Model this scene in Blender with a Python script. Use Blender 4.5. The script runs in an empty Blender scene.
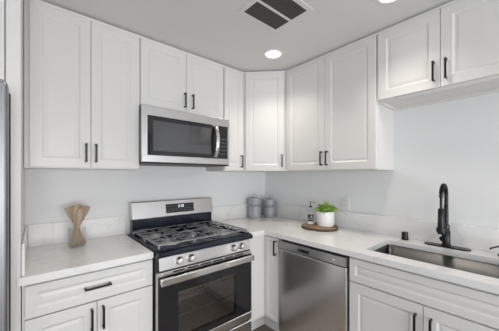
import bpy, bmesh, math, random
from mathutils import Vector, Matrix
from mathutils.geometry import tessellate_polygon
random.seed(4)
C = bpy.context.scene.collection
S = bpy.context.scene
PI = math.pi

# ------------------------------------------------------------------ camera
cam = bpy.data.cameras.new('camera'); camo = bpy.data.objects.new('camera', cam); C.objects.link(camo)
camo.location = (-2.1337, -2.1908, 1.3792); camo.rotation_euler = (PI/2, 0, -0.7146)
cam.sensor_width = 36; cam.lens = 248.68/499*36
cam.shift_x = -1.5/499; cam.shift_y = 10.6/499
cam.clip_start = .02
S.camera = camo

# ------------------------------------------------------------------ light
w = bpy.data.worlds.new('world'); S.world = w; w.use_nodes = True
w.node_tree.nodes['Background'].inputs[0].default_value = (.75, .85, 1, 1)
w.node_tree.nodes['Background'].inputs[1].default_value = 1.0
S.view_settings.view_transform = 'Standard'; S.view_settings.look = 'None'
S.view_settings.gamma = 1; S.view_settings.use_curve_mapping = False
S.view_settings.exposure = 0.27
def area(name, loc, rot, sx, sy, power, col):
    l = bpy.data.lights.new(name, 'AREA'); l.shape = 'RECTANGLE'; l.size = sx; l.size_y = sy
    l.energy = power; l.color = col
    o = bpy.data.objects.new(name, l); C.objects.link(o); o.location = loc; o.rotation_euler = rot
    return o
# added area lights for soft daylight in two guessed, unseen openings behind the camera
area('added_window_daylight', (-2.0, -5.16, 1.05), (PI/2, 0, 0), 3.0, 1.3, 92, (.98, .98, 1))
area('added_side_daylight', (-4.76, -2.9, 1.2), (PI/2, 0, -PI/2), 2.4, 2.1, 12, (.96, .97, 1))
DOWN_POWER = 17

# ------------------------------------------------------------------ materials
def mat(name, col, rough=.5, metal=0, bump=None, spec=.5, coat=0, var=None):
    m = bpy.data.materials.new(name); m.use_nodes = True
    nt = m.node_tree; b = nt.nodes['Principled BSDF']
    b.inputs['Base Color'].default_value = (*col, 1); b.inputs['Roughness'].default_value = rough
    b.inputs['Metallic'].default_value = metal; b.inputs['Specular IOR Level'].default_value = spec
    b.inputs['Coat Weight'].default_value = coat
    if var or bump:
        tc = nt.nodes.new('ShaderNodeTexCoord')
        mp = nt.nodes.new('ShaderNodeMapping'); nt.links.new(tc.outputs['Object'], mp.inputs[0])
        n = nt.nodes.new('ShaderNodeTexNoise'); nt.links.new(mp.outputs[0], n.inputs['Vector'])
        sc = (bump or var)
        mp.inputs['Scale'].default_value = sc[1]; n.inputs['Scale'].default_value = sc[0]; n.inputs['Detail'].default_value = 5
        if var:
            r = nt.nodes.new('ShaderNodeValToRGB'); nt.links.new(n.outputs[0], r.inputs[0])
            r.color_ramp.elements[0].color = (*col, 1); r.color_ramp.elements[1].color = (*var[2], 1)
            r.color_ramp.elements[0].position = .35; r.color_ramp.elements[1].position = .65
            nt.links.new(r.outputs[0], b.inputs['Base Color'])
        if bump:
            bp = nt.nodes.new('ShaderNodeBump'); bp.inputs['Strength'].default_value = bump[2]
            bp.inputs['Distance'].default_value = bump[3]
            nt.links.new(n.outputs[0], bp.inputs['Height']); nt.links.new(bp.outputs[0], b.inputs['Normal'])
    return m
M = {}
M['cab'] = mat('cabinet_paint', (.735, .722, .70), .38)
M['wall'] = mat('wall_paint', (.785, .785, .78), .7, bump=(60, (1, 1, 1), .06, .002))
M['ceil'] = mat('ceiling_paint', (.76, .75, .735), .8, bump=(80, (1, 1, 1), .08, .002))
M['trim'] = mat('trim_paint', (.78, .775, .76), .45)
M['black'] = mat('black_metal', (.012, .012, .013), .28, .3)
M['steel'] = mat('brushed_steel', (.66, .65, .645), .28, 1, bump=(8, (.6, .6, 60), .12, .0006))
M['steelv'] = mat('brushed_steel_vertical', (.86, .85, .84), .24, 1, bump=(8, (60, 60, .6), .03, .0004))
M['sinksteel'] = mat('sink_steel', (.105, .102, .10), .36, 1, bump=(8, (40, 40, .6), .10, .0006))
M['chrome'] = mat('bright_steel', (.80, .79, .78), .14, 1)
M['knob'] = mat('knob_steel', (.62, .60, .57), .34, 1)
M['enamel'] = mat('black_enamel', (.006, .009, .022), .16, 0, spec=.45)
M['iron'] = mat('cast_iron', (.40, .40, .41), .32, .85)
M['blackglass'] = mat('black_glass', (.016, .016, .018), .06, 0, spec=.55)
M['plastic'] = mat('black_plastic', (.015, .015, .016), .45)
M['darkpanel'] = mat('display_panel', (.02, .02, .022), .2)
M['greytext'] = mat('grey_print', (.12, .12, .125), .5)
M['cavity'] = mat('oven_enamel', (.5, .47, .45), .35)
M['canister'] = mat('grey_canister', (.40, .41, .43), .32, .2)
M['darkgrey'] = mat('dark_print', (.02, .02, .022), .5)
M['pot'] = mat('white_ceramic', (.85, .85, .84), .3)
M['soil'] = mat('soil', (.05, .035, .025), .9)
M['leaf'] = mat('leaf', (.20, .36, .05), .45, var=(30, (1, 1, 1), (.42, .58, .13)))
M['woodtop'] = mat('wood_slice_face', (.36, .22, .13), .55, var=(14, (1, 1, 1), (.16, .09, .05)))
M['bark'] = mat('bark', (.10, .06, .035), .85, bump=(30, (1, 1, 1), .8, .004), var=None)
M['spoon'] = mat('utensil_wood', (.47, .36, .26), .6, var=(14, (3, 3, .5), (.33, .24, .165)))
M['white'] = mat('white_plastic', (.84, .84, .84), .35)
M['seal'] = mat('dark_gasket', (.02, .02, .02), .8)
M['fridge'] = mat('fridge_steel', (.25, .25, .26), .40, 1)
M['duct'] = mat('dark_duct', (.03, .028, .026), .8)
M['grille'] = mat('grille_grey', (.13, .125, .12), .6)

def quartz():
    m = mat('quartz', (.78, .77, .755), .16, 0, spec=.5); nt = m.node_tree; b = nt.nodes['Principled BSDF']
    tc = nt.nodes.new('ShaderNodeTexCoord')
    n1 = nt.nodes.new('ShaderNodeTexNoise'); n1.inputs['Scale'].default_value = 1.6; n1.inputs['Detail'].default_value = 8; n1.inputs['Distortion'].default_value = 1.2
    nt.links.new(tc.outputs['Object'], n1.inputs['Vector'])
    ab = nt.nodes.new('ShaderNodeMath'); ab.operation = 'SUBTRACT'; ab.inputs[1].default_value = .5
    a2 = nt.nodes.new('ShaderNodeMath'); a2.operation = 'ABSOLUTE'
    nt.links.new(n1.outputs[0], ab.inputs[0]); nt.links.new(ab.outputs[0], a2.inputs[0])
    r = nt.nodes.new('ShaderNodeValToRGB'); nt.links.new(a2.outputs[0], r.inputs[0])
    r.color_ramp.elements[0].position = 0; r.color_ramp.elements[0].color = (.75, .735, .715, 1)
    r.color_ramp.elements[1].position = .02; r.color_ramp.elements[1].color = (.82, .81, .795, 1)
    nt.links.new(r.outputs[0], b.inputs['Base Color']); return m
M['quartz'] = quartz()

def planks():
    m = mat('floor_planks', (.2, .17, .14), .4); nt = m.node_tree; b = nt.nodes['Principled BSDF']
    tc = nt.nodes.new('ShaderNodeTexCoord'); br = nt.nodes.new('ShaderNodeTexBrick')
    nt.links.new(tc.outputs['Object'], br.inputs['Vector'])
    br.inputs['Scale'].default_value = 1; br.inputs['Brick Width'].default_value = 1.2; br.inputs['Row Height'].default_value = .18
    br.inputs['Mortar Size'].default_value = .002; br.inputs['Color1'].default_value = (.24, .20, .165, 1)
    br.inputs['Color2'].default_value = (.17, .14, .115, 1); br.inputs['Mortar'].default_value = (.05, .04, .035, 1)
    nt.links.new(br.outputs[0], b.inputs['Base Color']); return m
M['floor'] = planks()

def glassmat(name, tint, alpha, rough=.02, ior=1.45):
    m = bpy.data.materials.new(name); m.use_nodes = True; nt = m.node_tree
    for n in list(nt.nodes):
        if n.type != 'OUTPUT_MATERIAL': nt.nodes.remove(n)
    out = nt.nodes['Material Output']
    t = nt.nodes.new('ShaderNodeBsdfTransparent'); t.inputs[0].default_value = (*tint, 1)
    g = nt.nodes.new('ShaderNodeBsdfGlossy'); g.inputs['Roughness'].default_value = rough
    f = nt.nodes.new('ShaderNodeLayerWeight'); f.inputs[0].default_value = .5
    pw = nt.nodes.new('ShaderNodeMath'); pw.operation = 'POWER'; pw.inputs[1].default_value = 3.5
    nt.links.new(f.outputs['Facing'], pw.inputs[0])
    f = nt.nodes.new('ShaderNodeMath'); f.operation = 'MULTIPLY_ADD'; f.inputs[1].default_value = .6; f.inputs[2].default_value = (ior-1)**2/(ior+1)**2
    nt.links.new(pw.outputs[0], f.inputs[0])
    mx = nt.nodes.new('ShaderNodeMixShader')
    nt.links.new(f.outputs[0], mx.inputs[0]); nt.links.new(t.outputs[0], mx.inputs[1]); nt.links.new(g.outputs[0], mx.inputs[2])
    nt.links.new(mx.outputs[0], out.inputs[0]); return m
M['jarglass'] = glassmat('jar_glass', (.975, .98, .98), 0)
M['ovenglass'] = glassmat('oven_window_glass', (.86, .84, .82), 0, ior=1.6)
M['mwglass'] = mat('microwave_screen_glass', (.06, .06, .062), .07, 0, spec=1)

def emis(name, col, s):
    m = bpy.data.materials.new(name); m.use_nodes = True; b = m.node_tree.nodes['Principled BSDF']
    b.inputs['Base Color'].default_value = (.8, .8, .8, 1)
    b.inputs['Emission Color'].default_value = (*col, 1); b.inputs['Emission Strength'].default_value = s; return m
M['lens'] = emis('light_lens', (1, .97, .93), 4)
M['digits'] = emis('lit_digits', (.75, .85, 1), 1.2)

# ------------------------------------------------------------------ mesh helpers
def box(bm, x0, x1, y0, y1, z0, z1, bev=0, seg=2):
    x0, x1 = sorted((x0, x1)); y0, y1 = sorted((y0, y1)); z0, z1 = sorted((z0, z1))
    r = bmesh.ops.create_cube(bm, size=1, matrix=Matrix.Translation(((x0+x1)/2, (y0+y1)/2, (z0+z1)/2)) @ Matrix.Diagonal((x1-x0, y1-y0, z1-z0, 1)))
    if bev:
        es = list({e for v in r['verts'] for e in v.link_edges})
        bmesh.ops.bevel(bm, geom=es, offset=bev, segments=seg, affect='EDGES', profile=.5)
    return bm
def prism(bm, pts, axis, a, b):
    """polygon pts (2d) extruded between a and b along axis (0,1,2)"""
    def P(p, t):
        q = list(p); q.insert(axis, t); return q
    A = [bm.verts.new(P(p, a)) for p in pts]; B = [bm.verts.new(P(p, b)) for p in pts]
    bm.faces.new(A); bm.faces.new(list(reversed(B)))
    for i in range(len(pts)):
        j = (i+1) % len(pts); bm.faces.new((A[i], B[i], B[j], A[j]))
    return bm
def lathe(bm, prof, cx=0, cy=0, n=40, cap=True):
    rings = []
    for r, z in prof:
        rings.append([bm.verts.new((cx+r*math.cos(2*PI*k/n), cy+r*math.sin(2*PI*k/n), z)) for k in range(n)])
    for a, b in zip(rings, rings[1:]):
        for k in range(n):
            bm.faces.new((a[k], a[(k+1) % n], b[(k+1) % n], b[k]))
    if cap:
        bm.faces.new(list(reversed(rings[0]))); bm.faces.new(rings[-1])
    return bm
def tube(bm, pts, r, n=10, closed=False):
    pts = [Vector(p) for p in pts]; rings = []
    N = len(pts); up = None
    for i, p in enumerate(pts):
        a = pts[i-1] if (i or closed) else p; b = pts[(i+1) % N] if (i < N-1 or closed) else p
        t = (b-a).normalized()
        if up is None:
            up = Vector((0, 0, 1)) if abs(t.z) < .9 else Vector((1, 0, 0))
        u = (up - t*up.dot(t)).normalized(); v = t.cross(u); up = u
        rr = r[i] if isinstance(r, (list, tuple)) else r
        rings.append([bm.verts.new(p+u*rr*math.cos(2*PI*k/n)+v*rr*math.sin(2*PI*k/n)) for k in range(n)])
    for i in range(N if closed else N-1):
        a, b = rings[i], rings[(i+1) % N]
        for k in range(n): bm.faces.new((a[k], a[(k+1) % n], b[(k+1) % n], b[k]))
    if not closed:
        bm.faces.new(list(reversed(rings[0]))); bm.faces.new(rings[-1])
    return bm
def xform(bm, mtx): bmesh.ops.transform(bm, matrix=mtx, verts=bm.verts[:]); return bm
def nb(): return bmesh.new()
def obj(name, bm, m, parent=None, smooth=None, label=None):
    bmesh.ops.recalc_face_normals(bm, faces=bm.faces[:])
    me = bpy.data.meshes.new(name); bm.to_mesh(me); bm.free()
    me.materials.append(M[m] if isinstance(m, str) else m)
    if smooth is not None:
        me.polygons.foreach_set('use_smooth', [True]*len(me.polygons))
        me.update()
        try: me.set_sharp_from_angle(angle=math.radians(smooth))
        except Exception: pass
    o = bpy.data.objects.new(name, me); C.objects.link(o)
    if parent: o.parent = parent
    if label: o['label'] = label
    return o
def thing(name, label, cat, loc=(0, 0, 0), rz=0, group=None):
    o = bpy.data.objects.new(name, None); C.objects.link(o); o.location = loc; o.rotation_euler = (0, 0, rz)
    o.empty_display_size = .1
    o['label'] = label; o['category'] = cat
    if group: o['group'] = group
    return o
def tag(o, label, cat, group=None):
    o['label'] = label; o['category'] = cat
    if group: o['group'] = group
    return o
def struct(name, bm, m, **k):
    o = obj(name, bm, m, **k); o['kind'] = 'structure'; return o
def slab(bm, outer, z0, z1, hole=None, bev=.003):
    loops = [outer] + ([hole] if hole else [])
    flat = [p for l in loops for p in l]
    tris = tessellate_polygon([[Vector((x, y, 0)) for x, y in l] for l in loops])
    top = [bm.verts.new((x, y, z1)) for x, y in flat]; bot = [bm.verts.new((x, y, z0)) for x, y in flat]
    for t in tris:
        bm.faces.new([top[i] for i in t]); bm.faces.new([bot[i] for i in reversed(t)])
    k = 0
    for l in loops:
        n = len(l)
        for i in range(n):
            a, c = k+i, k+(i+1) % n; bm.faces.new((top[a], bot[a], bot[c], top[c]))
        k += n
    bmesh.ops.recalc_face_normals(bm, faces=bm.faces[:])
    if bev:
        ed = [e for e in bm.edges if len(e.link_faces) == 2 and e.calc_face_angle(0) > .8]
        bmesh.ops.bevel(bm, geom=ed, offset=bev, segments=2, affect='EDGES')
    return bm
def rrect(x0, x1, y0, y1, r, n=5):
    pts = []
    for cx, cy, a in ((x1-r, y1-r, 0), (x0+r, y1-r, 90), (x0+r, y0+r, 180), (x1-r, y0+r, 270)):
        for k in range(n+1):
            t = math.radians(a+90*k/n); pts.append((cx+r*math.cos(t), cy+r*math.sin(t)))
    return pts

# ------------------------------------------------------------------ room
ZC = 2.406; XL = -4.6; YB = -5.0
struct('floor', box(nb(), XL-.2, .2, YB-.2, .2, -.1, 0), 'floor')
struct('ceiling', box(nb(), XL-.2, .2, YB-.2, .2, ZC, ZC+.1), 'ceil')
struct('wall_back', box(nb(), XL-.2, .2, 0, .15, 0, ZC), 'wall')
struct('wall_right', box(nb(), 0, .15, YB, 0, 0, ZC), 'wall')
b = nb()   # wall behind the camera with window opening
for q in ((XL, -3.5, 0, ZC), (-.5, 0, 0, ZC), (-3.5, -.5, 0, .4), (-3.5, -.5, 2.3, ZC)):
    box(b, q[0], q[1], YB-.15, YB, q[2], q[3])
struct('wall_front', b, 'wall')
b = nb()
for q in ((YB, -4.1, 0, ZC), (-1.7, 0, 0, ZC), (-4.1, -1.7, 2.25, ZC), (-4.1, -1.7, 0, .15)):
    box(b, XL-.15, XL, q[0], q[1], q[2], q[3])
struct('wall_left', b, 'wall')
def winframe(name, x0, x1, z0, z1, n, place):
    b = nb(); t = .05
    box(b, x0, x1, -.03, .03, z0, z0+t); box(b, x0, x1, -.03, .03, z1-t, z1)
    for k in range(n+1):
        c = x0+t/2+(x1-x0-t)*k/n; box(b, c-t/2, c+t/2, -.03, .03, z0+t, z1-t)
    o = struct(name, xform(b, place), 'trim')
    g = box(nb(), x0+t, x1-t, -.003, .003, z0+t, z1-t)
    p = obj('window_pane', xform(g, place), 'jarglass', o)
winframe('window_1', -3.5, -.5, .4, 2.3, 3, Matrix.Translation((0, YB-.07, 0)))  # unseen windows, placed to hold the added daylight lamps
winframe('window_2', -4.1, -1.7, .15, 2.25, 2, Matrix.Translation((XL-.07, 0, 0)) @ Matrix.Rotation(PI/2, 4, 'Z'))
struct('baseboard_front', box(nb(), -4.58, -.02, YB+.002, YB+.016, 0, .1, .003), 'trim')
struct('baseboard_right', box(nb(), -.016, -.002, -4.98, -2.22, 0, .1, .003), 'trim')

# ------------------------------------------------------------------ cabinets
def door_mesh(wd, ht, t=.019, fr=.055):
    """moulded door, local x 0..wd, z 0..ht, front at y=-t"""
    b = nb(); ring = []
    fr = min(fr, wd*.27, ht*.3)
    steps = [(0, 0), (0, -t+.0015), (.0015, -t), (fr, -t), (fr+.004, -t+.003), (fr+.010, -t+.0065), (fr+.016, -t+.0065), (fr+.018, -t+.0058), (fr+.030, -t+.004), (fr+.031, -t+.004)]
    for ins, y in steps:
        ring.append([b.verts.new(p) for p in ((ins, y, ins), (wd-ins, y, ins), (wd-ins, y, ht-ins), (ins, y, ht-ins))])
    b.faces.new(ring[0]); b.faces.new(ring[-1])
    for a, c in zip(ring, ring[1:]):
        for k in range(4): b.faces.new((a[k], a[(k+1) % 4], c[(k+1) % 4], c[k]))
    return b
def handle_mesh(L=.118, vert=True):
    b = nb(); r = .005; o = .030
    if vert:
        box(b, -.0055, .0055, -o-.004, -o+.005, -L/2, L/2, .002)
        for s in (-1, 1): box(b, -.0045, .0045, -o+.004, 0, s*(L/2-.006)-.0055, s*(L/2-.006)+.0055, .001)
    else:
        box(b, -L/2, L/2, -o-.004, -o+.005, -.0055, .0055, .002)
        for s in (-1, 1): box(b, s*(L/2-.006)-.0055, s*(L/2-.006)+.0055, -o+.004, 0, -.0045, .0045, .001)
    return b
def door(parent, x0, x1, z0, z1, dep, hx=None, hz=None, vert=True, L=.118, name='door', fr=.055):
    d = obj(name, door_mesh(x1-x0, z1-z0, fr=fr), 'cab', parent); d.location = (x0, -dep, z0)
    if hx is not None:
        h = obj('handle', handle_mesh(L, vert), 'black', d, label='matt black bar pull'); h.location = (hx-x0, -.019, hz-z0)
    return d
ZU = 1.427; ZT = 2.376; DU = .297
def wall_cab(label, loc, rz, wd, z0, doors, x_in=(0, 0)):
    t = thing('wall_cabinet', label, 'cabinet', (loc[0], loc[1], z0), rz)
    b = nb(); box(b, 0, wd, -DU, -.001, .0, ZC-.03-z0)
    # recessed underside: light rail lip round the bottom panel
    obj('body', b, 'cab', t)
    for d in doors:
        door(t, d[0], d[1], .006, ZT-z0, DU, d[2], d[3]-z0 if d[3] else None)
    return t
HZ = 1.526
wall_cab('tall white double-door wall cabinet at left above the wooden utensil jar', (-2.181, 0), 0, .615, ZU,
         [(.022, .3155, .289, HZ), (.3185, .611, .343, HZ)])
wall_cab('short white double-door wall cabinet directly above the microwave', (-1.565, 0), 0, .731, 1.893,
         [(.006, .3600, .343, 1.99), (.3630, .725, .412, 1.99)])
wall_cab('narrow single-door white wall cabinet right of the microwave', (-.833, 0), 0, .232, ZU,
         [(.006, .222, .196, 1.52)])
# corner cabinet with a diagonal door
t = thing('wall_cabinet', 'diagonal corner white wall cabinet above the grey canisters', 'cabinet', (0, 0, ZU))
b = prism(nb(), [(-.001, -.001), (-.600, -.001), (-.600, -.297), (-.297, -.600), (-.001, -.600)], 2, 0, ZC-.03-ZU)
obj('body', b, 'cab', t)
d = obj('door', door_mesh(.372, ZT-ZU-.006), 'cab', t); e = Vector((1, -1, 0)).normalized(); n = Vector((-1, -1, 0)).normalized()
p0 = Vector((-.600, -.297, 0)) + e*.030
d.location = (p0.x, p0.y, .006); d.rotation_euler = (0, 0, -PI/4)
h = obj('handle', handle_mesh(.118), 'black', d, label='matt black bar pull'); h.location = (.352, -.019, 1.526-ZU-.006)
RB = -PI/2
wall_cab('tall white double-door wall cabinet on the right wall above the potted plant', (0, -.601), RB, .847, ZU,
         [(.012, .428, .404, 1.526), (.431, .841, .455, 1.526)])
sc = wall_cab('short white double-door wall cabinet high above the sink and faucet', (0, -1.449), RB, .73, 1.905,
         [(.006, .3605, .332, 2.007), (.3635, .724, .392, 2.007)])
b = nb(); box(b, .0, .73, -DU, -DU+.02, -.012, 0); box(b, .0, .018, -DU+.02, -.001, -.012, 0); box(b, .712, .73, -DU+.02, -.001, -.012, 0); box(b, .018, .712, -.02, -.001, -.012, 0)
obj('light_rail', b, 'cab', sc)
# crown between the cabinets and the ceiling
crown = [(-2.181, -.309), (-.597, -.309), (-.309, -.597), (-.309, -2.18)]
inner = [(-.28, -2.18), (-.28, -.585), (-.585, -.28), (-2.181, -.28)]
b = prism(nb(), crown+inner, 2, ZC-.026, ZC-.012)
c2 = [(-2.181, -.303), (-.5945, -.303), (-.303, -.5945), (-.303, -2.18)]
prism(b, c2+inner, 2, ZC-.030, ZC-.026)
prism(b, [(-2.181, -.285), (-.59, -.285), (-.285, -.59), (-.285, -2.18)]+[(-.28, -2.18), (-.28, -.585), (-.585, -.28), (-2.181, -.28)], 2, ZC-.012, ZC-.001)
struct('trim_1', b, 'trim')

# base cabinets
DB = .610; CB = .876
def base_cab(name, label, loc, rz, wd, doors, drawers):
    t = thing(name, label, 'cabinet', (loc[0], loc[1], 0), rz)
    b = nb(); box(b, 0, wd, -DB, -DB+.018, .183, CB-.001); box(b, 0, .018, -DB+.018, -.002, .183, CB-.001)
    box(b, wd-.018, wd, -DB+.018, -.002, .183, CB-.001); box(b, 0, wd, -DB, -.002, .165, .183)
    obj('body', b, 'cab', t)
    obj('toe_board', box(nb(), 0, wd, -.52, -.50, .001, .164), 'cab', t)
    for d in doors: door(t, *d[:4], DB, *d[4:])
    for d in drawers: door(t, *d[:4], DB, *d[4:], name='drawer', fr=.038)
    return t
base_cab('base_cabinet', 'white base cabinet with one drawer under the left counter, beside the range', (-2.181, 0), 0, .600,
         [(.010, .2985, .170, .702, .274, .615), (.3015, .596, .170, .702, .327, .615)],
         [(.010, .596, .709, .862, .303, .787, False, .125)])
t = thing('base_cabinet', 'narrow white corner base cabinet between the range and the dishwasher', 'cabinet', (0, 0, 0))
b = prism(nb(), [(-.002, -.002), (-.799, -.002), (-.799, -.63), (-.63, -.63), (-.63, -.640), (-.610, -.640), (-.610, -.802), (-.002, -.802)], 2, .165, CB-.001)
obj('body', b, 'cab', t)
b = prism(nb(), [(-.799, -.50), (-.50, -.50), (-.50, -.802), (-.52, -.802), (-.52, -.52), (-.799, -.52)], 2, .001, .164)
obj('toe_board', b, 'cab', t)
d = obj('door', door_mesh(.150, .692, fr=.03), 'cab', t); d.location = (-.610, -.645, .170); d.rotation_euler = (0, 0, RB)
h = obj('handle', handle_mesh(.12), 'black', d, label='matt black bar pull'); h.location = (.128, -.019, .785-.17)
base_cab('base_cabinet', 'white double-door base cabinet below the sink with a false drawer front', (0, -1.4025), RB, .7885,
         [(.006, .4005, .170, .712, .371, .605), (.4035, .7825, .170, .712, .439, .605)],
         [(.006, .7825, .720, .862, None, None)])

# tall end panel, refrigerator and cabinet over it
pn = obj('end_panel', box(nb(), -2.232, -2.184, -.64, -.001, 0, ZC-.002, .001), 'cab')
tag(pn, 'tall narrow white end panel between the refrigerator and the left counter', 'cabinet panel')
fr = thing('refrigerator', 'stainless steel refrigerator cut off at the left edge', 'refrigerator', (-3.10, 0, 0))
obj('body', box(nb(), .0, .856, -.66, -.04, .02, 1.745, .004), 'plastic', fr)
for x0, x1, hx in ((.002, .426, .39), (.430, .882, .466)):
    d = obj('door', box(nb(), x0, x1, -.80, -.71, .70, 1.757, .010, 3), 'fridge', fr)
    h = obj('handle', tube(nb(), [(hx, -.80, .80), (hx, -.85, .80), (hx, -.85, 1.5), (hx, -.80, 1.5)], .011), 'chrome', d)
d = obj('freezer_drawer', box(nb(), .002, .866, -.80, -.71, .06, .69, .010, 3), 'fridge', fr)
obj('handle', tube(nb(), [(.08, -.80, .62), (.08, -.85, .62), (.78, -.85, .62), (.78, -.80, .62)], .011), 'chrome', d)
obj('gasket', box(nb(), .01, .884, -.71, -.66, .06, 1.735), 'seal', fr)
obj('hinge_cover', box(nb(), .80, .86, -.75, -.66, 1.746, 1.756, .003), 'plastic', fr)
t = thing('wall_cabinet', 'white cabinet above the refrigerator at the top left edge', 'cabinet', (-3.15, 0, 1.80))
obj('body', box(nb(), 0, .916, -.62, -.001, 0, ZC-.03-1.8), 'cab', t)
door(t, .006, .4565, .006, ZT-1.8, .62, .43, .09); door(t, .4595, .912, .006, ZT-1.8, .62, .485, .09)

# ------------------------------------------------------------------ worktops
T0, T1 = .877, .914
l = obj('countertop', slab(nb(), [(-2.1825, -.002), (-2.1825, -.6425), (-2.196, -.6425), (-2.196, -.650), (-1.586, -.650), (-1.586, -.002)], T0, T1), 'quartz')
tag(l, 'white quartz countertop left of the range, holding the utensil jar', 'countertop')
obj('backsplash', box(nb(), -2.169, -1.586, -.021, -.002, T1, 1.060, .002), 'quartz', l)
obj('side_splash', box(nb(), -2.1825, -2.171, -.62, -.002, T1, 1.060, .002), 'quartz', l)
SX0, SX1, SY0, SY1 = -.545, -.165, -2.15, -1.470
r = obj('countertop', slab(nb(), [(-.002, -.002), (-.801, -.002), (-.801, -.650), (-.650, -.650), (-.650, -2.215), (-.002, -2.215)], T0, T1,
        rrect(SX0, SX1, SY0, SY1, .018)), 'quartz')
tag(r, 'white quartz L-shaped countertop running round the corner to the sink', 'countertop')
obj('backsplash', box(nb(), -.801, -.022, -.021, -.002, T1, 1.060, .002), 'quartz', r)
obj('backsplash', box(nb(), -.021, -.002, -2.215, -.002, T1, 1.060, .002), 'quartz', r)

# ------------------------------------------------------------------ sink
sk = thing('kitchen_sink', 'rectangular stainless steel undermount sink basin in the right counter', 'sink', (0, 0, 0))
b = nb(); o = .002
ringz = [(T0-.001, -o, .018), (T0-.21, -o+.004, .018), (T0-.232, .016, .03)]
ring = []
for z, ins, rr in ringz:
    ring.append([b.verts.new((x, y, z)) for x, y in rrect(SX0+ins, SX1-ins, SY0+ins, SY1-ins, rr)])
for a, c in zip(ring, ring[1:]):
    for k in range(len(a)): b.faces.new((a[k], a[(k+1) % len(a)], c[(k+1) % len(a)], c[k]))
b.faces.new(ring[-1])
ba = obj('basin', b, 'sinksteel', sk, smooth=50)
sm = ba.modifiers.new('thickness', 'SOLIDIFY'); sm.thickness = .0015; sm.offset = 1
b = lathe(nb(), [(.0, .6465), (.03, .6465), (.034, .649), (.043, .650), (.046, .6465)], -.33, -1.81, cap=False)
obj('drain', b, 'chrome', sk, smooth=40)

# ------------------------------------------------------------------ faucet
fx, fy = -.095, -1.797
F = thing('faucet', 'matt black spring pull-down kitchen faucet behind the sink', 'faucet', (fx, fy, T1))
FA = Matrix.Rotation(math.radians(5), 4, 'Z')
b = slab(nb(), rrect(-.032, .030, -.125, .120, .029, 8), .0005, .0085, bev=.002); obj('deck_plate', b, 'black', F, smooth=40)
b = lathe(nb(), [(.029, .0085), (.029, .014), (.0225, .02), (.0225, .105), (.0185, .11), (.0185, .145), (.014, .150), (.0125, .155), (.0125, .27), (.011, .275)])
obj('body', b, 'black', F, smooth=40)
# spring arch
pts = []; Rr = .062; zt = .345
path = [Vector((0, 0, z)) for z in (.272, .29, .31, .33, zt)]
for k in range(1, 17):
    a = PI*k/16; path.append(Vector((-Rr+Rr*math.cos(a), .012*k/16, zt+Rr*math.sin(a))))
for z in (.33, .30, .27, .245): path.append(Vector((-2*Rr-.002, .012, z)))
obj('hose', xform(tube(nb(), path, .0075, 10), FA), 'black', F, smooth=60)
# coil round the hose
def sample(path, n):
    L = [0]
    for a, c in zip(path, path[1:]): L.append(L[-1]+(c-a).length)
    out = []
    j = 0
    for i in range(n):
        s = L[-1]*i/(n-1)
        while j < len(L)-2 and L[j+1] < s: j += 1
        f = (s-L[j])/(L[j+1]-L[j]); out.append((path[j].lerp(path[j+1], f), (path[j+1]-path[j]).normalized()))
    return out
sp = sample(path[:-3], 44*9); hp = []
for i, (p, tt) in enumerate(sp):
    u = Vector((0, 1, 0)); u = (u-tt*u.dot(tt)).normalized(); v = tt.cross(u); a = 2*PI*i/9
    hp.append(p+(u*math.cos(a)+v*math.sin(a))*.0112)
obj('spring', xform(tube(nb(), hp, .0022, 5), FA), 'black', F, smooth=60)
ex = -2*Rr-.002
b = lathe(nb(), [(.010, .265), (.0165, .255), (.0175, .18), (.0185, .165), (.0195, .110), (.0175, .104)], ex, .012)
sh = obj('spray_head', xform(b, FA), 'black', F, smooth=40)
obj('spray_button', xform(box(nb(), ex-.022, ex-.016, .004, .020, .18, .215, .002), FA), 'plastic', sh)
b = tube(nb(), [(-.018, 0, .13), (-.06, .006, .13), (-.10, .011, .13)], .0065)
xx = lathe(b, [(.0235, .118), (.0255, .118), (.0255, .142), (.0235, .142), (.0235, .118)], ex, .012, cap=False)
obj('docking_arm', xform(b, FA), 'black', F, smooth=40)
b = tube(nb(), [(0, -.015, .065), (0, -.052, .065)], .016, 18); tube(b, [(0, -.042, .07), (-.03, -.046, .085), (-.075, -.05, .105)], [.006, .0055, .005])
b = nb(); tube(b, [(-.018, .004, .060), (-.052, .010, .060)], .0175, 18); tube(b, [(-.044, .009, .066), (-.056, .010, .10), (-.066, .012, .135)], [.006, .005, .0045])
obj('lever', b, 'black', F, smooth=40)

# air gap cap and soap dispenser
b = lathe(nb(), [(.026, T1+.0005), (.026, T1+.003), (.0215, T1+.004), (.0215, T1+.052), (.0195, T1+.056), (.010, T1+.057)], -.085, -1.552)
tag(obj('air_gap', b, 'black', smooth=40), 'small matt black cylindrical air gap cap on the counter left of the faucet', 'air gap cap')
sd = thing('soap_dispenser', 'matt black built-in soap dispenser right of the faucet at the right edge', 'soap dispenser', (-.085, -2.062, T1))
obj('base', lathe(nb(), [(.026, .0005), (.026, .007), (.019, .010), (.019, .040), (.015, .045), (.006, .046)]), 'black', sd, smooth=40)
b = lathe(nb(), [(.006, .046), (.006, .052), (.016, .053), (.016, .070), (.014, .074), (.006, .075)])
obj('pump_head', b, 'black', sd, smooth=40)
obj('spout', tube(nb(), [(-.014, .003, .064), (-.075, .025, .064), (-.125, .043, .062), (-.129, .0445, .056)], [.0055, .005, .0045, .004]), 'black', sd, smooth=40)

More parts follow.
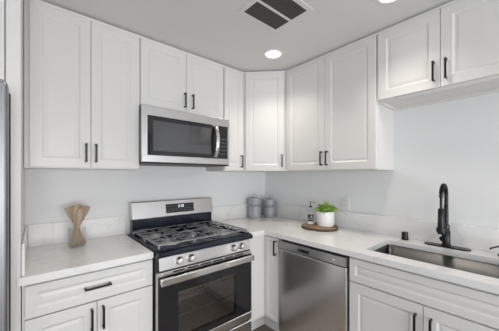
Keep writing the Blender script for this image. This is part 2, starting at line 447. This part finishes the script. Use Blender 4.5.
# ------------------------------------------------------------------ dishwasher
D = thing('dishwasher', 'stainless steel dishwasher under the right counter', 'dishwasher', (0, -.807, 0), RB)
wd = .586
obj('body', box(nb(), .003, .592, -.595, -.03, .10, .868), 'plastic', D)
obj('door', box(nb(), .004, wd, -.640, -.597, .125, .792, .006, 3), 'steelv', D, label='brushed stainless front panel')
b = nb()   # control strip with a pocket
z0, z1 = .800, .858
for q in ((.004, .205, z0, z1), (.305, wd, z0, z1), (.205, .305, .836, z1), (.205, .305, z0, .815)):
    box(b, q[0], q[1], -.646, -.597, q[2], q[3])
cs = obj('control_strip', b, 'steel', D)
obj('pocket_handle', box(nb(), .205, .305, -.615, -.598, .815, .836), 'seal', cs)
b = lathe(nb(), [(.008, 0), (.008, .0015)], n=24); xform(b, Matrix.Translation((.50, -.646, .828)) @ Matrix.Rotation(PI/2, 4, 'X')); obj('badge', b, 'chrome', cs)
obj('gasket', box(nb(), .006, wd-.002, -.635, -.60, .792, .800), 'seal', D)
obj('toe_board', box(nb(), .004, .592, -.52, -.50, .001, .099), 'plastic', D)

# ------------------------------------------------------------------ range
RX0 = -1.578; RW = .757
R = thing('gas_range', 'stainless steel gas range with black cooktop between the counters', 'stove', (RX0, 0, 0))
b = nb()
for q in ((.003, RW-.003, -.655, -.56, .06, .240), (.003, .06, -.655, -.03, .24, .884), (RW-.06, RW-.003, -.655, -.03, .24, .884),
          (.06, RW-.06, -.56, -.03, .06, .24), (.06, RW-.06, -.06, -.03, .24, .884), (.06, RW-.06, -.655, -.06, .72, .884)): box(b, *q)
obj('body', b, 'plastic', R)
b = nb(); box(b, .0605, RW-.0605, -.60, -.061, .2405, .246); box(b, .0605, RW-.0605, -.067, -.061, .246, .7); box(b, .0605, .066, -.60, -.067, .246, .7); box(b, RW-.066, RW-.0605, -.60, -.067, .246, .7)
obj('oven_cavity', b, 'cavity', R)
def rack(z):
    b = nb()
    for y in (-.575, -.33, -.09): tube(b, [(.068, y, z), (RW-.068, y, z)], .0035, 6)
    for k in range(19): tube(b, [(.085+k*.0335, -.575, z+.003), (.085+k*.0335, -.09, z+.003)], .0018, 5)
    return b
for z in (.42, .56): obj('oven_rack', rack(z), 'chrome', R)
# feet
for x in (.05, RW-.05):
    for y in (-.60, -.08): obj('foot', lathe(nb(), [(.018, .0005), (.018, .02), (.010, .021), (.010, .06)], x, y, 16), 'plastic', R)
# cooktop
b = nb(); box(b, 0, RW, -.655, -.030, .885, .912, .004); 
prism(b, [(-.650, .878), (-.692, .880), (-.700, .888), (-.701, .898), (-.696, .909), (-.684, .915), (-.650, .915)], 0, 0.0, RW)
ct = obj('cooktop', b, 'enamel', R, smooth=35)
b = nb(); box(b, .0, .020, -.655, -.092, .912, .922, .003); box(b, RW-.020, RW, -.655, -.092, .912, .922, .003); box(b, .02, RW-.02, -.672, -.650, .912, .922, .003)
obj('cooktop_rim', b, 'enamel', R)
# burners
for x, y, r_ in ((.16, -.50, .046), (.16, -.22, .038), (RW-.16, -.50, .050), (RW-.16, -.22, .034)):
    bu = obj('burner', lathe(nb(), [(r_+.022, .9125), (r_+.020, .917), (r_+.004, .919), (r_, .928), (r_-.004, .929)], x, y), 'knob', R, smooth=35, label='aluminium burner base with black cap')
    obj('burner_cap', lathe(nb(), [(r_-.006, .9292), (r_-.002, .932), (r_-.004, .936), (r_-.012, .938)], x, y), 'iron', bu, smooth=35)
bu = obj('burner', slab(nb(), rrect(RW/2-.035, RW/2+.035, -.45, -.27, .034, 8), .9125, .929), 'knob', R)
obj('burner_cap', slab(nb(), rrect(RW/2-.027, RW/2+.027, -.44, -.28, .026, 8), .9292, .937), 'iron', bu)
# three cast iron grates
def grate(x0, x1, mid):
    b = nb(); z0, z1 = .940, .948; y0, y1 = -.635, -.105; wv = .0046
    def bar(p, q, wv=wv, z0=z0, z1=z1):
        p = Vector(p); q = Vector(q); d_ = (q-p).normalized(); n_ = Vector((-d_.y, d_.x))*wv
        prism(b, [tuple(p+n_), tuple(q+n_), tuple(q-n_), tuple(p-n_)], 2, z0, z1)
    bar((x0, y0), (x1, y0)); bar((x0, y1), (x1, y1)); bar((x0, y0), (x0, y1)); bar((x1, y0), (x1, y1))
    xm = (x0+x1)/2; ym = (y0+y1)/2
    bar((x0, ym), (x1, ym))
    if mid:
        bar((xm, y0), (xm, -.455)); bar((xm, y1), (xm, -.265))
        for yy in (y0+.13, y1-.13): bar((x0, yy), (xm-.03, yy)); bar((xm+.03, yy), (x1, yy))
    else:
        for cy in ((y0+ym)/2, (ym+y1)/2):
            for dx, dy in ((1, 0), (-1, 0), (0, 1), (0, -1)):
                bar((xm+dx*.028, cy+dy*.028), (xm+dx*(x1-x0)/2, cy+dy*(y1-y0)/4))
            for dx, dy in ((1, 1), (-1, 1), (1, -1), (-1, -1)):
                bar((xm+dx*.045, cy+dy*.045), (xm+dx*(x1-x0)/2, cy+dy*(y1-y0)/4), .004)
            for s_ in (-1, 1): bar((x0, cy+s_*.070), (xm-.052, cy+s_*.072), .0038); bar((xm+.052, cy+s_*.072), (x1, cy+s_*.072), .0038)
    for x in (x0, x1):
        for y in (y0, ym, y1): box(b, x-.006, x+.006, y-.006, y+.006, .9125, z0)
    return b
for a, c, m_ in ((.028, .272, 0), (.280, .491, 1), (.499, .743, 0)):
    obj('grate', grate(a, c, m_), 'iron', R)
# back guard
b = prism(nb(), [(-.030, .912), (-.088, .912), (-.084, 1.030), (-.030, 1.030)], 0, .024, RW-.002)
obj('back_guard_base', b, 'enamel', R)
b = prism(nb(), [(-.030, 1.0305), (-.100, 1.0305), (-.102, 1.036), (-.076, 1.163), (-.070, 1.168), (-.030, 1.168)], 0, .022, RW+.006)
bg = obj('back_guard', b, 'steel', R, label='brushed stainless back guard')
tilt = Matrix.Translation((0, -.0895, 1.098)) @ Matrix.Rotation(-.202, 4, 'X')
b = box(nb(), .295, .560, -.0015, .003, -.041, .038); dp = obj('display', xform(b, tilt), 'darkpanel', bg)
b = nb()
def digit(b, x, z, segs, s=.010):
    t_ = .0018
    S_ = {'a': (x, x+s, z+2*s-t_, z+2*s), 'g': (x, x+s, z+s-t_/2, z+s+t_/2), 'd': (x, x+s, z, z+t_), 'f': (x, x+t_, z+s, z+2*s), 'b': (x+s-t_, x+s, z+s, z+2*s), 'e': (x, x+t_, z, z+s), 'c': (x+s-t_, x+s, z, z+s)}
    for k in segs: q = S_[k]; box(b, q[0], q[1], -.0025, -.0015, q[2], q[3])
for x, s_ in ((.400, 'bc'), (.415, 'abged'), (.436, 'abcdef'), (.451, 'abcdef')): digit(b, x, .005, s_)
obj('clock_digits', xform(b, tilt), 'digits', dp)
b = nb()
for k in range(10):
    for z in (-.028, -.010, .016):
        x = .306+.0255*k
        if z > 0 and 3 <= k <= 6: continue
        box(b, x, x+.013, -.0025, -.0015, z, z+.004)
obj('button_print', xform(b, tilt), 'greytext', dp)
# front control panel with knobs
b = prism(nb(), [(-.656, .797), (-.684, .797), (-.676, .873), (-.656, .873)], 0, .015, RW-.016)
cp = obj('control_panel', b, 'steel', R)
def knob():
    b = lathe(nb(), [(.0255, 0), (.0265, .004), (.0235, .007), (.0215, .024), (.0195, .028), (.008, .029)], n=32)
    box(b, -.0045, .0045, -.0205, .0205, .026, .035, .0015)
    return b
kb = obj('knob', knob(), 'knob', R, smooth=35); 
kpos = [.146, .230, .580, .655]
for i, x in enumerate(kpos):
    k = kb if i == 0 else kb.copy()
    if i: C.objects.link(k); k.parent = R
    k.location = (x, -.681, .834); k.rotation_euler = (PI/2-.10, 0, 0)
# oven door
b = nb(); y0, y1 = -.690, -.657
box(b, .006, RW-.006, y0, y1, .240, .300, .003)
box(b, .006, RW-.006, y0+.002, y1, .7605, .788, .003)
box(b, .002, .006, y0+.004, y1, .25, .78); box(b, RW-.006, RW-.002, y0+.004, y1, .25, .78)
od = obj('oven_door', b, 'steel', R, label='stainless oven door with black glass front')
b = nb(); WX0, WX1, WZ0, WZ1 = .135, .600, .340, .640
for q in ((.006, WX0, .300, .7605), (WX1, RW-.006, .300, .7605), (WX0, WX1, .300, WZ0), (WX0, WX1, WZ1, .7605)):
    box(b, q[0], q[1], y0+.002, y1, q[2], q[3])
obj('door_glass', b, 'blackglass', od)
obj('oven_window', box(nb(), WX0, WX1, y0+.0025, y0+.0065, WZ0, WZ1), 'ovenglass', od)
b = nb()
for k in range(6): box(b, .10+.098*k, .178+.098*k, y0+.0008, y0+.004, .772, .781)
obj('vent_slots', b, 'seal', od)
b = nb(); box(b, .010, RW-.008, -.733, -.716, .716, .762, .006, 3)
for x in (.03, RW-.03): box(b, x-.018, x+.018, -.717, y0+.002, .724, .754, .003)
obj('door_handle', b, 'chrome', od)
dr = obj('storage_drawer', box(nb(), .006, RW-.006, -.690, -.657, .070, .230, .004), 'steel', R)

# ------------------------------------------------------------------ microwave
MX = -1.572; MW = .748
m_ = thing('microwave', 'stainless steel over-the-range microwave under the short cabinet', 'microwave', (MX, 0, 1.468))
H = .412
obj('body', box(nb(), .002, MW-.002, -.357, -.003, .010, H+.006), 'plastic', m_)
b = nb(); Y0, Y1 = -.387, -.358
GX0, GX1, GZ0, GZ1 = .036, .728, .062, .345
box(b, 0, MW, Y0, Y1, GZ1, H, .002); box(b, 0, MW, Y0, Y1, .012, GZ0, .002)
box(b, 0, GX0, Y0, Y1, GZ0, GZ1); box(b, GX1, MW, Y0, Y1, GZ0, GZ1)
fm = obj('front_frame', b, 'steel', m_, label='brushed stainless front frame')
dg = obj('door', box(nb(), GX0, .610, Y0+.001, Y1, GZ0, GZ1), 'blackglass', m_, label='black glass door')
obj('window', box(nb(), .075, .560, Y0-.0005, Y0+.0005, .095, .312), 'mwglass', dg)
obj('control_panel', box(nb(), .612, GX1, Y0+.001, Y1, GZ0, GZ1), 'blackglass', m_)
pts = []
for k in range(15):
    a = k/14; pts.append((.597, Y0-.006-.040*math.sin(PI*a)**.7, .078+.262*a))
b = nb()
tube(b, pts, .0125, 12); xform(b, Matrix.Translation((.597, 0, 0)) @ Matrix.Diagonal((1.35, 1, 1, 1)) @ Matrix.Translation((-.597, 0, 0)))
obj('door_handle', b, 'chrome', dg, smooth=60)
b = nb(); box(b, .645, .715, Y0-.0003, Y0+.001, .285, .315)
obj('display', b, 'darkpanel', m_)
b = nb()
for i in range(3):
    for j in range(5): box(b, .648+.025*i, .660+.025*i, Y0-.0005, Y0+.001, .100+.032*j, .108+.032*j)
obj('button_print', b, 'greytext', m_)
obj('bottom_vent', box(nb(),   .004, MW-.004, -.383, -.01, 0, .0095), 'plastic', m_)

# ------------------------------------------------------------------ things on the counters
def textmesh(s, size, depth=.0004):
    c = bpy.data.curves.new('lettering', 'FONT'); c.body = s; c.size = size; c.extrude = depth; c.align_x = 'CENTER'; c.align_y = 'CENTER'
    o = bpy.data.objects.new('lettering', c); C.objects.link(o)
    dg_ = bpy.context.evaluated_depsgraph_get(); me = bpy.data.meshes.new_from_object(o.evaluated_get(dg_))
    bpy.data.objects.remove(o); b = nb(); b.from_mesh(me); bpy.data.meshes.remove(me); return b
def canister(label, x, y, r_, h_, word, face, knob_rot):
    t = thing('canister', label, 'canister', (x, y, T1), 0, 'grey lidded canisters')
    obj('jar_body', lathe(nb(), [(r_-.003, .0005), (r_, .004), (r_, .03), (r_+.001, .032), (r_, .034), (r_, h_-.004), (r_-.002, h_)]), 'canister', t, smooth=35)
    ld = obj('lid', lathe(nb(), [(r_+.003, h_+.0003), (r_+.003, h_+.014), (r_, h_+.019), (.02, h_+.026), (.006, h_+.027)]), 'canister', t, smooth=35)
    pts = [(.018*math.cos(a), 0, h_+.044+.018*math.sin(a)) for a in [2*PI*k/20 for k in range(20)]]
    b = tube(nb(), pts, .006, 8, closed=True); xform(b, Matrix.Rotation(knob_rot, 4, 'Z')); obj('lid_ring', b, 'canister', ld, smooth=60)
    b = textmesh(word, .040, .0006)
    for v in b.verts:
        a = v.co.x/r_; zz = v.co.y; d_ = r_+.0006+v.co.z
        v.co = Vector((d_*math.cos(face+a), d_*math.sin(face+a), h_*.70+zz))
    obj('lettering', b, 'darkgrey', t, label='dark printed word')
canister('grey lidded canister lettered COFFEE, the one nearer the range', -.276, -.114, .070, .200, 'COFFEE', -PI*.77+.2, -.72)
canister('grey lidded canister tucked in the counter corner, right of the coffee one', -.098, -.172, .068, .178, 'SUGAR', -PI*.77+.1, .7)

# wood slice tray
tx, ty = -.205, -.912
b = nb(); n = 56; top = []
prof = [(.93, .0005), (1.0, .005), (1.0, .016), (.985, .0195)]
rings = []
rad = [.159*(1+.03*math.sin(3*a+1)+.022*math.sin(7*a)+.018*random.uniform(-1, 1)) for a in [2*PI*k/n for k in range(n)]]
for f, z in prof: rings.append([b.verts.new((rad[k]*f*math.cos(2*PI*k/n), rad[k]*f*math.sin(2*PI*k/n), z)) for k in range(n)])
for a, c in zip(rings, rings[1:]):
    for k in range(n): b.faces.new((a[k], a[(k+1) % n], c[(k+1) % n], c[k]))
b.faces.new(rings[0])
tr = thing('wooden_tray', 'round rustic wood slice tray with bark edge on the right counter', 'tray', (tx, ty, T1))
obj('bark_edge', b, 'bark', tr)
b = nb(); b.faces.new([b.verts.new((rad[k]*.985*math.cos(2*PI*k/n), rad[k]*.985*math.sin(2*PI*k/n), .0195)) for k in range(n)])
e_ = bmesh.ops.extrude_face_region(b, geom=b.faces[:]); bmesh.ops.translate(b, vec=(0, 0, .002), verts=[g for g in e_['geom'] if isinstance(g, bmesh.types.BMVert)])
obj('wood_face', b, 'woodtop', tr)
TZ = T1+.0218
# potted plant
pp = thing('potted_plant', 'leafy green plant in a white cylindrical pot on the wood slice tray', 'potted plant', (-.182, -.955, TZ))
obj('pot', lathe(nb(), [(.060, 0), (.068, .004), (.073, .03), (.0755, .128), (.0745, .131), (.070, .131), (.069, .115)], cap=False), 'pot', pp, smooth=40)
b = lathe(nb(), [(.0, .0005), (.060, .0005)], cap=False); obj('pot_base', lathe(nb(), [(.058, .0006), (.058, .004)]), 'pot', pp)
obj('soil', lathe(nb(), [(.0685, .112), (.0685, .118)]), 'soil', pp)
b = nb()
def leaf(b, base, dr_, L, wd_, droop):
    d_ = Vector(dr_).normalized(); s_ = d_.cross(Vector((0, 0, 1))).normalized(); nrm = s_.cross(d_)
    prev = None
    for i in range(6):
        t = i/5; wv = wd_*math.sin(PI*(.12+.88*t)**.8)*.5 if i < 5 else .0006
        c = Vector(base)+d_*L*t+nrm*(.12*L*math.sin(PI*t))+Vector((0, 0, -droop*L*t*t))
        row = [b.verts.new(c-s_*wv+nrm*wv*.35), b.verts.new(c), b.verts.new(c+s_*wv+nrm*wv*.35)]
        if prev:
            b.faces.new((prev[0], prev[1], row[1], row[0])); b.faces.new((prev[1], prev[2], row[2], row[1]))
        prev = row
for k in range(190):
    a = random.uniform(0, 2*PI); rr = .062*math.sqrt(random.random()); el = random.uniform(.15, 1.3)
    out = rr/.062
    z0 = .118+random.uniform(0, .045)*(1.2-out*.6)
    dr_ = (math.cos(a)*math.cos(el), math.sin(a)*math.cos(el), math.sin(el))
    leaf(b, (rr*math.cos(a), rr*math.sin(a), z0), dr_, random.uniform(.042, .072), random.uniform(.018, .028), random.uniform(0, .5))
fo = obj('foliage', b, 'leaf', pp, smooth=60)
sm = fo.modifiers.new('thickness', 'SOLIDIFY'); sm.thickness = .0012
# stems
b = nb()
for k in range(14):
    a = random.uniform(0, 2*PI); tube(b, [(.02*math.cos(a), .02*math.sin(a), .116), (.045*math.cos(a), .045*math.sin(a), .155)], .0018, 5)
obj('stem', b, 'leaf', pp)
# clear bottle with printed label
bt = thing('soap_bottle', 'clear pump bottle with a black and white label on the wood slice tray', 'bottle', (-.222, -.822, TZ))
bb = obj('bottle_body', lathe(nb(), [(.028, .0005), (.033, .004), (.034, .02), (.034, .105), (.030, .125), (.016, .140), (.013, .150), (.013, .158)], n=32), 'jarglass', bt, smooth=40)
obj('liquid', lathe(nb(), [(.0305, .006), (.0325, .02), (.0325, .030)], n=32), 'white', bt, smooth=40)
def wrap(b, r_, face, h_):
    for v in b.verts:
        a = v.co.x/r_; d_ = r_+.0004+v.co.z; v.co = Vector((d_*math.cos(face+a), d_*math.sin(face+a), h_+v.co.y))
    return b
face = -PI*.78
b = nb()
for i in range(10):
    box(b, -.027+.0054*i, -.0216+.0054*i, -.006, .058, 0, .0005)
lb = obj('label', wrap(b, .034, face, .038), 'plastic', bt, label='black printed label')
b = nb(); 
for q in ((-.019, -.004, .026, .029), (.002, .006, .028, .046), (.010, .019, .030, .034), (-.018, -.014, .006, .022), (-.004, .010, .010, .014), (.014, .018, .006, .020)):
    box(b, *q[:2], *q[2:], 0.0006, .0011)
obj('label_print', wrap(b, .034, face, .038), 'white', lb)
b = lathe(nb(), [(.0135, .1585), (.0135, .165), (.005, .172), (.0035, .173), (.0025, .200), (.005, .201), (.005, .207), (.003, .210)], n=20)
tube(b, [(0, 0, .205), (.02, -.022, .204), (.032, -.034, .198)], .002, 8)
obj('pump', b, 'black', bt, smooth=40)

# jar of wooden utensils
jx, jy = -1.925, -.195
jr = thing('glass_jar', 'clear glass jar holding wooden utensils on the left counter', 'jar', (jx, jy, T1))
obj('jar_wall', lathe(nb(), [(.002, .0005), (.046, .0005), (.050, .004), (.050, .120), (.051, .123), (.049, .124), (.047, .121), (.047, .012), (.044, .009), (.002, .009)], cap=False), 'jarglass', jr, smooth=40)
right = Vector((math.cos(.7146-.35), -math.sin(.7146-.35), 0)); fwd = Vector((math.sin(.36), math.cos(.36), 0))
def utensil(kind, label, bx, tx_, dep0, dep1, H_, wd_):
    """flat wooden tool: thin handle at the foot, broad head at the top"""
    b = nb(); rows = []
    prof = {'spatula': [(0, .013), (.08, .013), (.40, .0075), (.50, .0085), (.62, wd_*.28), (.80, wd_*.44), (.98, wd_*.52), (1.0, wd_*.48)],
            'spoon': [(0, .010), (.08, .009), (.45, .0065), (.62, .010), (.74, wd_*.40), (.87, wd_*.5), (.96, wd_*.36), (1.0, wd_*.10)]}[kind]
    L = math.sqrt(H_**2+(tx_-bx)**2)
    for f, hw in prof:
        th_ = .0045 if f < .6 else .0032
        cup = .010*math.sin(PI*(f-.6)/.4) if (kind == 'spoon' and f > .6) else 0
        rows.append([b.verts.new(p) for p in ((-hw, -th_, f*L), (0, -th_+cup, f*L), (hw, -th_, f*L), (hw, th_, f*L), (0, th_+cup, f*L), (-hw, th_, f*L))])
    for a, c in zip(rows, rows[1:]):
        for k in range(6): b.faces.new((a[k], a[(k+1) % 6], c[(k+1) % 6], c[k]))
    b.faces.new(rows[0]); b.faces.new(rows[-1])
    p0_ = right*bx+fwd*dep0; p1_ = right*tx_+fwd*dep1+Vector((0, 0, H_))
    z_ = (p1_-p0_).normalized(); x_ = (right-z_*right.dot(z_)).normalized(); y_ = z_.cross(x_)
    mt = Matrix((x_, y_, z_)).transposed().to_4x4()
    bmesh.ops.bevel(b, geom=[e for e in b.edges if len(e.link_faces) == 2 and e.calc_face_angle(0) > .9], offset=.0012, segments=2, affect='EDGES')
    o = obj('wooden_'+kind, xform(b, mt), 'spoon', smooth=50)
    o.location = (jx+p0_.x, jy+p0_.y, T1+.0115)
    return tag(o, label, 'utensil', 'wooden utensils in the glass jar')
utensil('spatula', 'broad flat wooden spatula leaning furthest left in the glass jar', .034, -.048, .020, .012, .252, .058)
utensil('spatula', 'wooden spatula leaning left of the middle in the glass jar', .016, -.016, -.001, .000, .255, .046)
utensil('spoon', 'tallest wooden spoon standing in the middle of the glass jar', -.026, .012, -.024, -.014, .272, .042)
utensil('spatula', 'broad flat wooden spatula leaning furthest right in the glass jar', -.035, .046, .006, .022, .255, .054)
utensil('spoon', 'front wooden spoon leaning right across the glass jar', -.006, .036, -.036, -.034, .246, .040)

# ------------------------------------------------------------------ outlet, vent and lights
ol = thing('wall_outlet', 'white wall outlet plate on the right wall beside the plant', 'outlet', (-.0005, -1.048, 1.135), RB)
obj('plate', box(nb(), -.034, .034, -.006, 0, -.058, .058, .002), 'trim', ol)
for zc in (-.018, .018):
    rc = obj('socket', box(nb(), -.016, .016, -.0075, -.006, zc-.014, zc+.014, .001), 'trim', ol)
    b = nb()
    for x in (-.006, .006): box(b, x-.001, x+.001, -.008, -.0074, zc-.004, zc+.004)
    obj('slots', b, 'seal', rc)

VX0, VX1, VY0, VY1 = -1.153, -.865, -1.257, -.990
vt = thing('ceiling_vent', 'white ceiling return air vent with two dark grilles', 'vent', ((VX0+VX1)/2, (VY0+VY1)/2, ZC))
hx, hy = (VX1-VX0)/2, (VY1-VY0)/2; f = .030
b = nb()
for q in ((-hx-f, hx+f, hy, hy+f), (-hx-f, hx+f, -hy-f, -hy), (-hx-f, -hx, -hy, hy), (hx, hx+f, -hy, hy), (-hx, hx, -.009, .009)):
    box(b, *q, -.005, -.0005)
obj('frame', b, 'ceil', vt)
obj('backing', box(nb(), -hx, hx, -hy, hy, -.0014, -.0005), 'duct', vt)
for y0_, y1_ in ((-hy, -.009), (.009, hy)):
    b = nb(); nx = 24; ny = 10
    for k in range(1, nx): x = -hx+2*hx*k/nx; box(b, x-.0013, x+.0013, y0_, y1_, -.0045, -.002)
    for k in range(1, ny): y = y0_+(y1_-y0_)*k/ny; box(b, -hx, hx, y-.0013, y+.0013, -.0045, -.002)
    obj('grille', b, 'grille', vt)

def downlight(x, y, label):
    t = thing('recessed_light', label, 'ceiling light', (x, y, ZC), 0, 'recessed ceiling lights')
    obj('trim_ring', lathe(nb(), [(.060, -.001), (.064, -.006), (.084, -.004), (.086, -.0005)], cap=False), 'white', t, smooth=50)
    obj('lens', lathe(nb(), [(.0605, -.0005), (.0605, -.003)]), 'lens', t)
    l = bpy.data.lights.new('recessed_lamp', 'SPOT'); l.energy = DOWN_POWER; l.spot_size = 2.1; l.spot_blend = 1; l.shadow_soft_size = .09; l.color = (1, .93, .84)
    o = bpy.data.objects.new('recessed_lamp', l); C.objects.link(o); o.parent = t; o.location = (0, 0, -.03)
downlight(-.624, -.733, 'round recessed ceiling light near the corner cabinet, whole in view')
downlight(-.618, -1.65, 'round recessed ceiling light above the sink at the top edge')
downlight(-2.0, -1.25, 'added unseen recessed ceiling light that brightens the left counter')  # extra lamp out of view, added to raise light on the left counter
downlight(-2.2, -3.3, 'added unseen recessed ceiling light that lights the room behind')  # guessed lamp behind the camera, added to light the room
